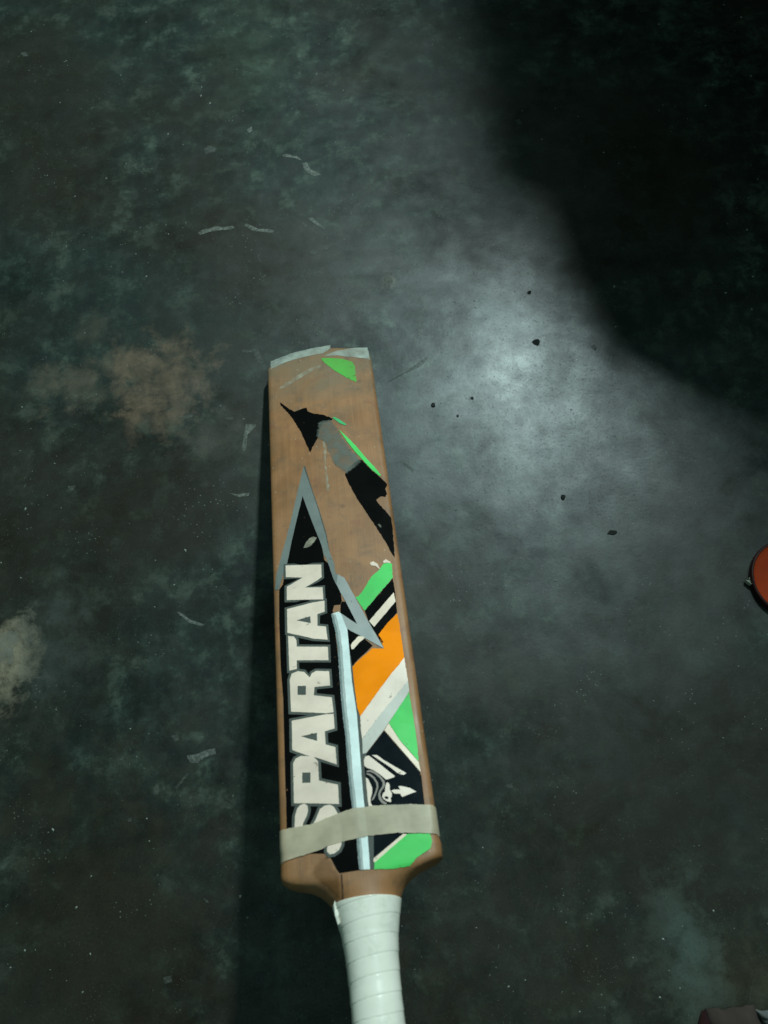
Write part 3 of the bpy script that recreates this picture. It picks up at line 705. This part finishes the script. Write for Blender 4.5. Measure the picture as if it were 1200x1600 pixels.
def ribbon(poly, w, sign):
    """polygon pushed outwards by w millimetres (mitred)"""
    n = len(poly)
    area = sum(poly[i][0] * poly[(i + 1) % n][1] - poly[(i + 1) % n][0] * poly[i][1] for i in range(n))
    s = (1 if area > 0 else -1) * sign
    out = []
    for i in range(n):
        p0, p1, p2 = poly[i - 1], poly[i], poly[(i + 1) % n]
        d1 = Vector((p1[0] - p0[0], p1[1] - p0[1])).normalized()
        d2 = Vector((p2[0] - p1[0], p2[1] - p1[1])).normalized()
        n1 = Vector((d1.y, -d1.x)) * s
        n2 = Vector((d2.y, -d2.x)) * s
        m = (n1 + n2)
        if m.length < 0.2:
            m = n1
        m.normalize()
        k = min(1.35, 1 / max(0.45, m.dot(n1)))
        out.append((p1[0] + m.x * w * k, p1[1] + m.y * w * k))
    return out


FADE = {'scuff': 0.7, 'grey_smear_patch': 2.6, 'black_patch': 0.55, 'toe_tape': 0.7, 'varnish_stain': 3.0, 'green_line': 0.35, 'splice_line': 0.3}


def decal(name, mat, layer, outer, holes, jit, parent, seed):
    step = 1.6 if jit else 6.0
    loops = [refine(outer, step, jit, seed)] + [refine(h, step, jit, seed + 9) for h in holes]
    flat = [p for l in loops for p in l]
    tris = tessellate_polygon([[Vector((x, y, 0)) for x, y in l] for l in loops])
    bm = bmesh.new()
    lay = bm.verts.layers.float.new('fade')
    fw = FADE.get(name, 0.0)
    if fw and not holes:                # worn rim: an inner loop and a fading border round it
        inner = ribbon(loops[0], -fw, 1)
        tris = tessellate_polygon([[Vector((x, y, 0)) for x, y in inner]])
        vs = [bm.verts.new((x, y, 0)) for x, y in inner]
        ve = [bm.verts.new((x, y, -0.0001)) for x, y in loops[0]]
        for q in ve:
            q[lay] = 1.0
        for i in range(len(vs)):
            j = (i + 1) % len(vs)
            bm.faces.new((vs[i], vs[j], ve[j], ve[i]))
    else:
        vs = [bm.verts.new((x, y, 0)) for x, y in flat]
    for t in tris:
        try:
            f = bm.faces.new([vs[i] for i in t])
        except ValueError:
            pass
    bmesh.ops.recalc_face_normals(bm, faces=bm.faces)
    xs = [p[0] for p in flat]
    yy = [p[1] for p in flat]
    x = math.ceil(min(xs) / 5) * 5
    while x < max(xs):
        bmesh.ops.bisect_plane(bm, geom=bm.verts[:] + bm.edges[:] + bm.faces[:], plane_co=(x, 0, 0), plane_no=(1, 0, 0))
        x += 5
    y = math.ceil(min(yy) / 30) * 30
    while y < max(yy):
        bmesh.ops.bisect_plane(bm, geom=bm.verts[:] + bm.edges[:] + bm.faces[:], plane_co=(0, y, 0), plane_no=(0, 1, 0))
        y += 30
    for f in bm.faces:
        if f.normal.z < 0:
            f.normal_flip()
    conform(bm, 0.16 + 0.10 * layer)
    return from_bm(name, bm, mat, parent)


for i, (name, mat, layer, outer, holes, jit, label) in enumerate(DECALS):
    decal(name, mat, layer, outer, holes, jit, blade, i + 1)


def outline_mesh(name, poly, w, lift, mat, parent):
    o = ribbon(poly, w, 1)
    bm = bmesh.new()
    n = len(poly)
    a = [bm.verts.new((x, y, 0)) for x, y in ribbon(poly, -0.4, 1)]
    b = [bm.verts.new((x, y, 0)) for x, y in o]
    for i in range(n):
        j = (i + 1) % n
        bm.faces.new((a[i], a[j], b[j], b[i]))
    for f in bm.faces:
        f.normal_update()
        if f.normal.z < 0:
            f.normal_flip()
    conform(bm, lift)
    return from_bm(name, bm, mat, parent)


for i, (name, poly, holes) in enumerate(LETTERS):
    lt = decal(name, 'letter', 4, poly, holes, 0.10, blade, 60 + i)
    lt.data.name = name
    outline_mesh('letter_outline', poly, 2.0, 0.42 + 0.012 * i, 'outline', blade)
    for h in holes:
        decal('letter_counter', 'outline', 3, h, [], 0.0, blade, 80 + i)

# dark printed rims of the silver bar
for k, (nm, mt, poly) in enumerate(STRIPE_RIMS):
    decal(nm, mt, 4 + 0.3 * k, poly, [], 0.3, blade, 70 + k)

# splice seam, stained varnish by the left shoulder
decal('splice_line', 'crack', 1, SPLICE, [], 0.15, blade, 91)
decal('varnish_stain', 'varnish', 0, VARNISH, [], 0.4, blade, 92)

# taped toe
for i, poly in enumerate(TOE_TAPE):
    tp = decal('toe_tape', 'toe_tape', 1, poly, [], 0.35, blade, 95 + i)


# tape wound round the shoulders
def tape_band():
    tu_x = [p[0] for p in TAPE_UPPER]
    tu_y = [p[1] for p in TAPE_UPPER]
    tl_x = [p[0] for p in TAPE_LOWER]
    tl_y = [p[1] for p in TAPE_LOWER]
    verts, faces = [], []
    K = 60
    J = 8
    path = [(-1, s) for s in (1.0, 0.75, 0.5, 0.25)] + [(0, k / (K - 1)) for k in range(K)] + [(1, s) for s in (0.25, 0.5, 0.75, 1.0)]
    for (side, s) in path:
        for j in range(J):
            t = j / (J - 1)
            if side == 0:
                u0 = -55.2 + 110.4 * s
            else:
                u0 = 55.2 * side
            yu = interp(u0, tu_x, tu_y)
            yl = interp(u0, tl_x, tl_y)
            rag = 0.5 * noise.noise(Vector((u0 * 0.35, t * 2, 5.0)))
            y = yu + (yl - yu) * t + rag
            yc = max(y, -507)
            a, b = left_u(yc), right_u(yc)
            if side == 0:
                u = a - 0.4 + (b - a + 0.8) * s
                w = face_w(max(a, min(b, u)), yc) + 0.95 + 0.22 * noise.noise(Vector((u0 * 0.10, y * 0.35, 1.0))) + 0.10 * noise.noise(Vector((u0 * 0.5, y * 0.9, 4.0)))
            else:
                u = (a - 0.9) if side < 0 else (b + 0.9)
                w = -5.0 - 16 * s
            verts.append((u * MM, y * MM, w * MM))
    P = len(path)
    for i in range(P - 1):
        for j in range(J - 1):
            faces.append((i * J + j, i * J + j + 1, (i + 1) * J + j + 1, (i + 1) * J + j))
    return link_mesh('tape_band', verts, faces, 'tape', bat, smooth=True)


tape_band()


# handle core and wound white grip
def axis_u(y):
    return interp(-y, [500, 530, 600, 830], [0.6, 0.6, 1.6, 4.2])


def tube(name, mat, y0, y1, step, radius, segs, centre_w, parent, cap=True):
    verts, faces = [], []
    nrow = int(abs(y1 - y0) / step) + 1
    for i in range(nrow):
        y = y0 + (y1 - y0) * i / (nrow - 1)
        for k in range(segs):
            a = -math.pi + 2 * math.pi * k / segs
            ru, rw = radius(y, a)
            verts.append(((axis_u(y) + ru * math.sin(a)) * MM, y * MM, (centre_w + rw * math.cos(a)) * MM))
    for i in range(nrow - 1):
        for k in range(segs):
            k2 = (k + 1) % segs
            faces.append((i * segs + k, i * segs + k2, (i + 1) * segs + k2, (i + 1) * segs + k))
    if cap:
        faces.append(tuple(range(segs - 1, -1, -1)))
        faces.append(tuple((nrow - 1) * segs + k for k in range(segs)))
    return link_mesh(name, verts, faces, mat, parent, smooth=True)


def core_r(y, a):
    r = interp(-y, [500, 530, 560, 800], [19, 19, 14.5, 14])
    return r, r * 0.93


handle = tube('handle', 'handle', -505, -822, 6, core_r, 40, -20.5, bat)


def grip_r(y, a):
    base = interp(-y, [526, 534, 546, 560, 575, 590, 610, 700, 818, 824], [23.6, 21.6, 18.9, 17.3, 16.5, 16.4, 16.4, 16.8, 17.2, 15.5])
    wob = 0.10 * noise.noise(Vector((y * 0.05, a * 0.6, 0)))
    ph = (y / 11.0 - a / (2 * math.pi) + wob) % 1.0
    saw = -0.26 * (ph - 0.5)
    d = min(ph, 1 - ph)
    groove = -0.35 * math.exp(-(d / 0.018) ** 2)
    lump = 0.25 * noise.noise(Vector((math.sin(a) * 1.2, math.cos(a) * 1.2, y * 0.045)))
    r = base + saw + groove + lump
    flat = interp(-y, [526, 560], [0.92, 1.0])
    return r, r * flat


grip = tube('grip', 'grip', -526.5, -824, 0.45, grip_r, 72, -19.0, bat)

# frayed end of the grip at its left rim
fl = [(-20.6, -527.0), (-19.2, -523.5), (-17.6, -525.0), (-17.0, -530.5), (-18.0, -534.5), (-17.2, -538.5), (-18.6, -539.5), (-20.0, -534.0)]
bm = bmesh.new()
top = [bm.verts.new((u * MM, y * MM, (-8.3 + 0.8 * math.sin(i * 1.9)) * MM)) for i, (u, y) in enumerate(fl)]
bot = [bm.verts.new((u * MM, y * MM, (-10.2 + 0.8 * math.sin(i * 1.9)) * MM)) for i, (u, y) in enumerate(fl)]
bm.faces.new(top)
bm.faces.new(bot[::-1])
for i in range(len(fl)):
    j = (i + 1) % len(fl)
    bm.faces.new((top[j], top[i], bot[i], bot[j]))
bmesh.ops.recalc_face_normals(bm, faces=bm.faces)
from_bm('frayed_flap', bm, 'grip', grip)

# ---------------------------------------------------------------- red lid at the right edge
BX, BY, BR = LID
prof = [(0.0, 6.2), (0.50, 6.2), (0.84, 6.3), (0.92, 6.6), (0.935, 7.0), (0.95, 7.3), (0.965, 7.4), (0.98, 7.1), (0.995, 6.4), (1.0, 5.0), (1.0, 1.0), (0.99, 0.1)]
SEG = 72
lv, lf = [(0, 0, prof[0][1] * MM)], []
for (rr, z) in prof[1:]:
    for k in range(SEG):
        a = 2 * math.pi * k / SEG
        lv.append((BR * rr * math.cos(a), BR * rr * math.sin(a), z * MM + 0.0003 * noise.noise(Vector((rr * 3 * math.cos(a), rr * 3 * math.sin(a), 1)))))
for k in range(SEG):
    lf.append((0, 1 + k, 1 + (k + 1) % SEG))
for i in range(len(prof) - 2):
    for k in range(SEG):
        k2 = (k + 1) % SEG
        lf.append((1 + i * SEG + k, 1 + (i + 1) * SEG + k, 1 + (i + 1) * SEG + k2, 1 + i * SEG + k2))
lid = bpy.data.objects.new('plastic_lid', None)
col.objects.link(lid)
lid.location = (BX, BY, 0)
lid['label'] = 'round red plastic lid on the floor, cut off by the right edge'
lid['category'] = 'lid'
ntop = SEG + SEG * 2 * 3
link_mesh('disc', lv, lf[:SEG + 3 * SEG], 'ball', lid, True)
link_mesh('rim', lv, lf[SEG + 3 * SEG:], 'lid_rim', lid, True)

# torn paper by the lid
def flake(name, pts, mat, h, parent=None, seed=0, curl=0.0, edge=0.0):
    bm = bmesh.new()
    lay = bm.verts.layers.float.new('fade')
    c = Vector((sum(p[0] for p in pts) / len(pts), sum(p[1] for p in pts) / len(pts)))
    rnd = random.Random(seed)
    t = []
    bt = []
    for (x, y) in pts:
        z = h * rnd.uniform(0.7, 1.3) + curl * rnd.uniform(0, 1)
        t.append(bm.verts.new((x - c.x, y - c.y, z)))
        bt.append(bm.verts.new((x - c.x, y - c.y, 0.00005)))
    for q in t + bt:
        q[lay] = edge
    cv = bm.verts.new((0, 0, h * 1.15))
    m = len(pts)
    for i in range(m):
        j = (i + 1) % m
        bm.faces.new((t[i], t[j], cv))
        bm.faces.new((t[j], t[i], bt[i], bt[j]))
    bmesh.ops.recalc_face_normals(bm, faces=bm.faces)
    ob = from_bm(name, bm, mat, parent)
    ob.location = (c.x, c.y, 0.0)
    return ob


for i, pts in enumerate(PAPERS):
    pp = flake('paper_scrap', pts, 'paper', 0.0025, None, 300 + i, 0.004)
    pp['label'] = ['upper of two pale torn scraps against the red lid', 'lower pointed pale scrap beside the red lid'][i]
    pp['category'] = 'paper scrap'
    pp['group'] = 'torn scraps beside the lid'

# ---------------------------------------------------------------- cloth corner at the lower right
cl = bpy.data.objects.new('cloth', None)
col.objects.link(cl)
cl.location = (CLOTH[0], CLOTH[1], 0)
cl['label'] = 'folded brown cloth with dark red fold at the lower right corner'
cl['category'] = 'cloth'


def cloth_sheet(name, mat, corners, z0, amp, seed, nx=26, ny=22, thick=0.0022):
    """a soft sheet over four floor corners (a b along the far edge, d c near), with folds and thickness"""
    a, b, c, d = [Vector(p) for p in corners]
    verts, faces = [], []
    for layer in (0, 1):
        for j in range(ny):
            for i in range(nx):
                s, t = i / (nx - 1), j / (ny - 1)
                p = (a * (1 - s) + b * s) * (1 - t) + (d * (1 - s) + c * s) * t
                k = min(1.0, min(s, 1 - s) * 5) * min(1.0, (t + 0.02) * 4)
                z = z0 * (0.35 + 0.65 * math.sqrt(max(0, k))) + amp * (0.5 + noise.noise(Vector((s * 3.1, t * 1.6, seed)))) * k
                x = p.x + 0.0022 * noise.noise(Vector((s * 4, t * 4, seed + 5)))
                y = p.y + 0.0022 * noise.noise(Vector((s * 4, t * 4, seed + 9)))
                verts.append((x - CLOTH[0], y - CLOTH[1], max(0.0006, z - layer * thick)))
    m = nx * ny
    for j in range(ny - 1):
        for i in range(nx - 1):
            q = (j * nx + i, j * nx + i + 1, (j + 1) * nx + i + 1, (j + 1) * nx + i)
            faces.append(q[::-1])
            faces.append(tuple(x + m for x in q))
    rim = [i for i in range(nx)] + [j * nx + nx - 1 for j in range(1, ny)] + [(ny - 1) * nx + i for i in range(nx - 2, -1, -1)] + [j * nx for j in range(ny - 2, 0, -1)]
    for i in range(len(rim)):
        p, q = rim[i], rim[(i + 1) % len(rim)]
        faces.append((p, q, q + m, p + m))
    return link_mesh(name, verts, faces, mat, cl, True)


cloth_sheet('brown_panel', 'cloth', CLOTH_BROWN, 0.010, 0.006, 1.0)
cloth_sheet('dark_red_fold', 'cloth_red', CLOTH_RED, 0.004, 0.002, 2.0)
cloth_sheet('white_trim', 'cloth_white', CLOTH_WHITE, 0.005, 0.004, 3.0)

# ---------------------------------------------------------------- flecks, crumbs and dust on the floor
for i, (tone, pts) in enumerate(FLOOR_MARKS):
    poly = [(x * MM, y * MM) for x, y in refine([(x * 1000, y * 1000) for x, y in pts], 1.2, 0.35, 200 + i)]
    flake('paint_fleck', poly, ('mark', 'mark_dim', 'mark_warm')[tone], 0.0003, floor, i, 0.0, 0.42)

CRUMB_LABELS = ['round dark crumb on the pale floor right of the blade', 'largest dark chip below the bright glare on the floor',
                'tiny dark crumb on the brightest spot of the glare', 'small dark crumb right of the blade toe, leftmost one',
                'small dark crumb right of the toe, on the paler streak', 'tiny dark crumb right of the blade between two others',
                'flat dark dent-like chip right of the green sticker']
for i, (x, y, r) in enumerate(CRUMBS):
    rnd = random.Random(400 + i)
    r *= 0.75
    m = 9
    pts = [(x + r * rnd.uniform(0.7, 1.15) * math.cos(2 * math.pi * k / m), y + (0.5 if i == 6 else 1.0) * r * rnd.uniform(0.7, 1.15) * math.sin(2 * math.pi * k / m)) for k in range(m)]
    o = flake('dirt_crumb', pts, 'crumb', r * (0.12 if i in (1, 6) else 0.45), None, 420 + i)
    o['label'] = CRUMB_LABELS[i]
    o['category'] = 'dirt crumb'
    o['group'] = 'dark crumbs on the floor'

verts, faces = [], []
rnd = random.Random(11)
count = 0
while count < 2200:
    x, y = rnd.uniform(-0.5, 0.75), rnd.uniform(-0.7, 0.95)
    dens = 0.5 + noise.noise(Vector((x * 9, y * 9, 4.0)))
    if rnd.random() > dens * dens * 1.3:
        continue
    r = 0.00022 + 0.0010 * rnd.random() ** 5
    if abs(x) < 0.062 and -0.54 < y < 0.02:
        continue
    b0 = len(verts)
    ang = rnd.uniform(0, 6.28)
    ex = rnd.uniform(0.6, 1.8)
    for k in range(4):
        a = ang + k * math.pi / 2
        verts.append((x + r * (ex if k % 2 else 1) * math.cos(a), y + r * (ex if k % 2 else 1) * math.sin(a), 0.0001))
    verts.append((x, y, 0.0001 + r * 0.9))
    for k in range(4):
        faces.append((b0 + k, b0 + (k + 1) % 4, b0 + 4))
    count += 1
dust = link_mesh('dust', verts, faces, 'dust')
dust['kind'] = 'stuff'
dust['label'] = 'fine pale dust and grit scattered over the dark floor'
dust['category'] = 'dust'
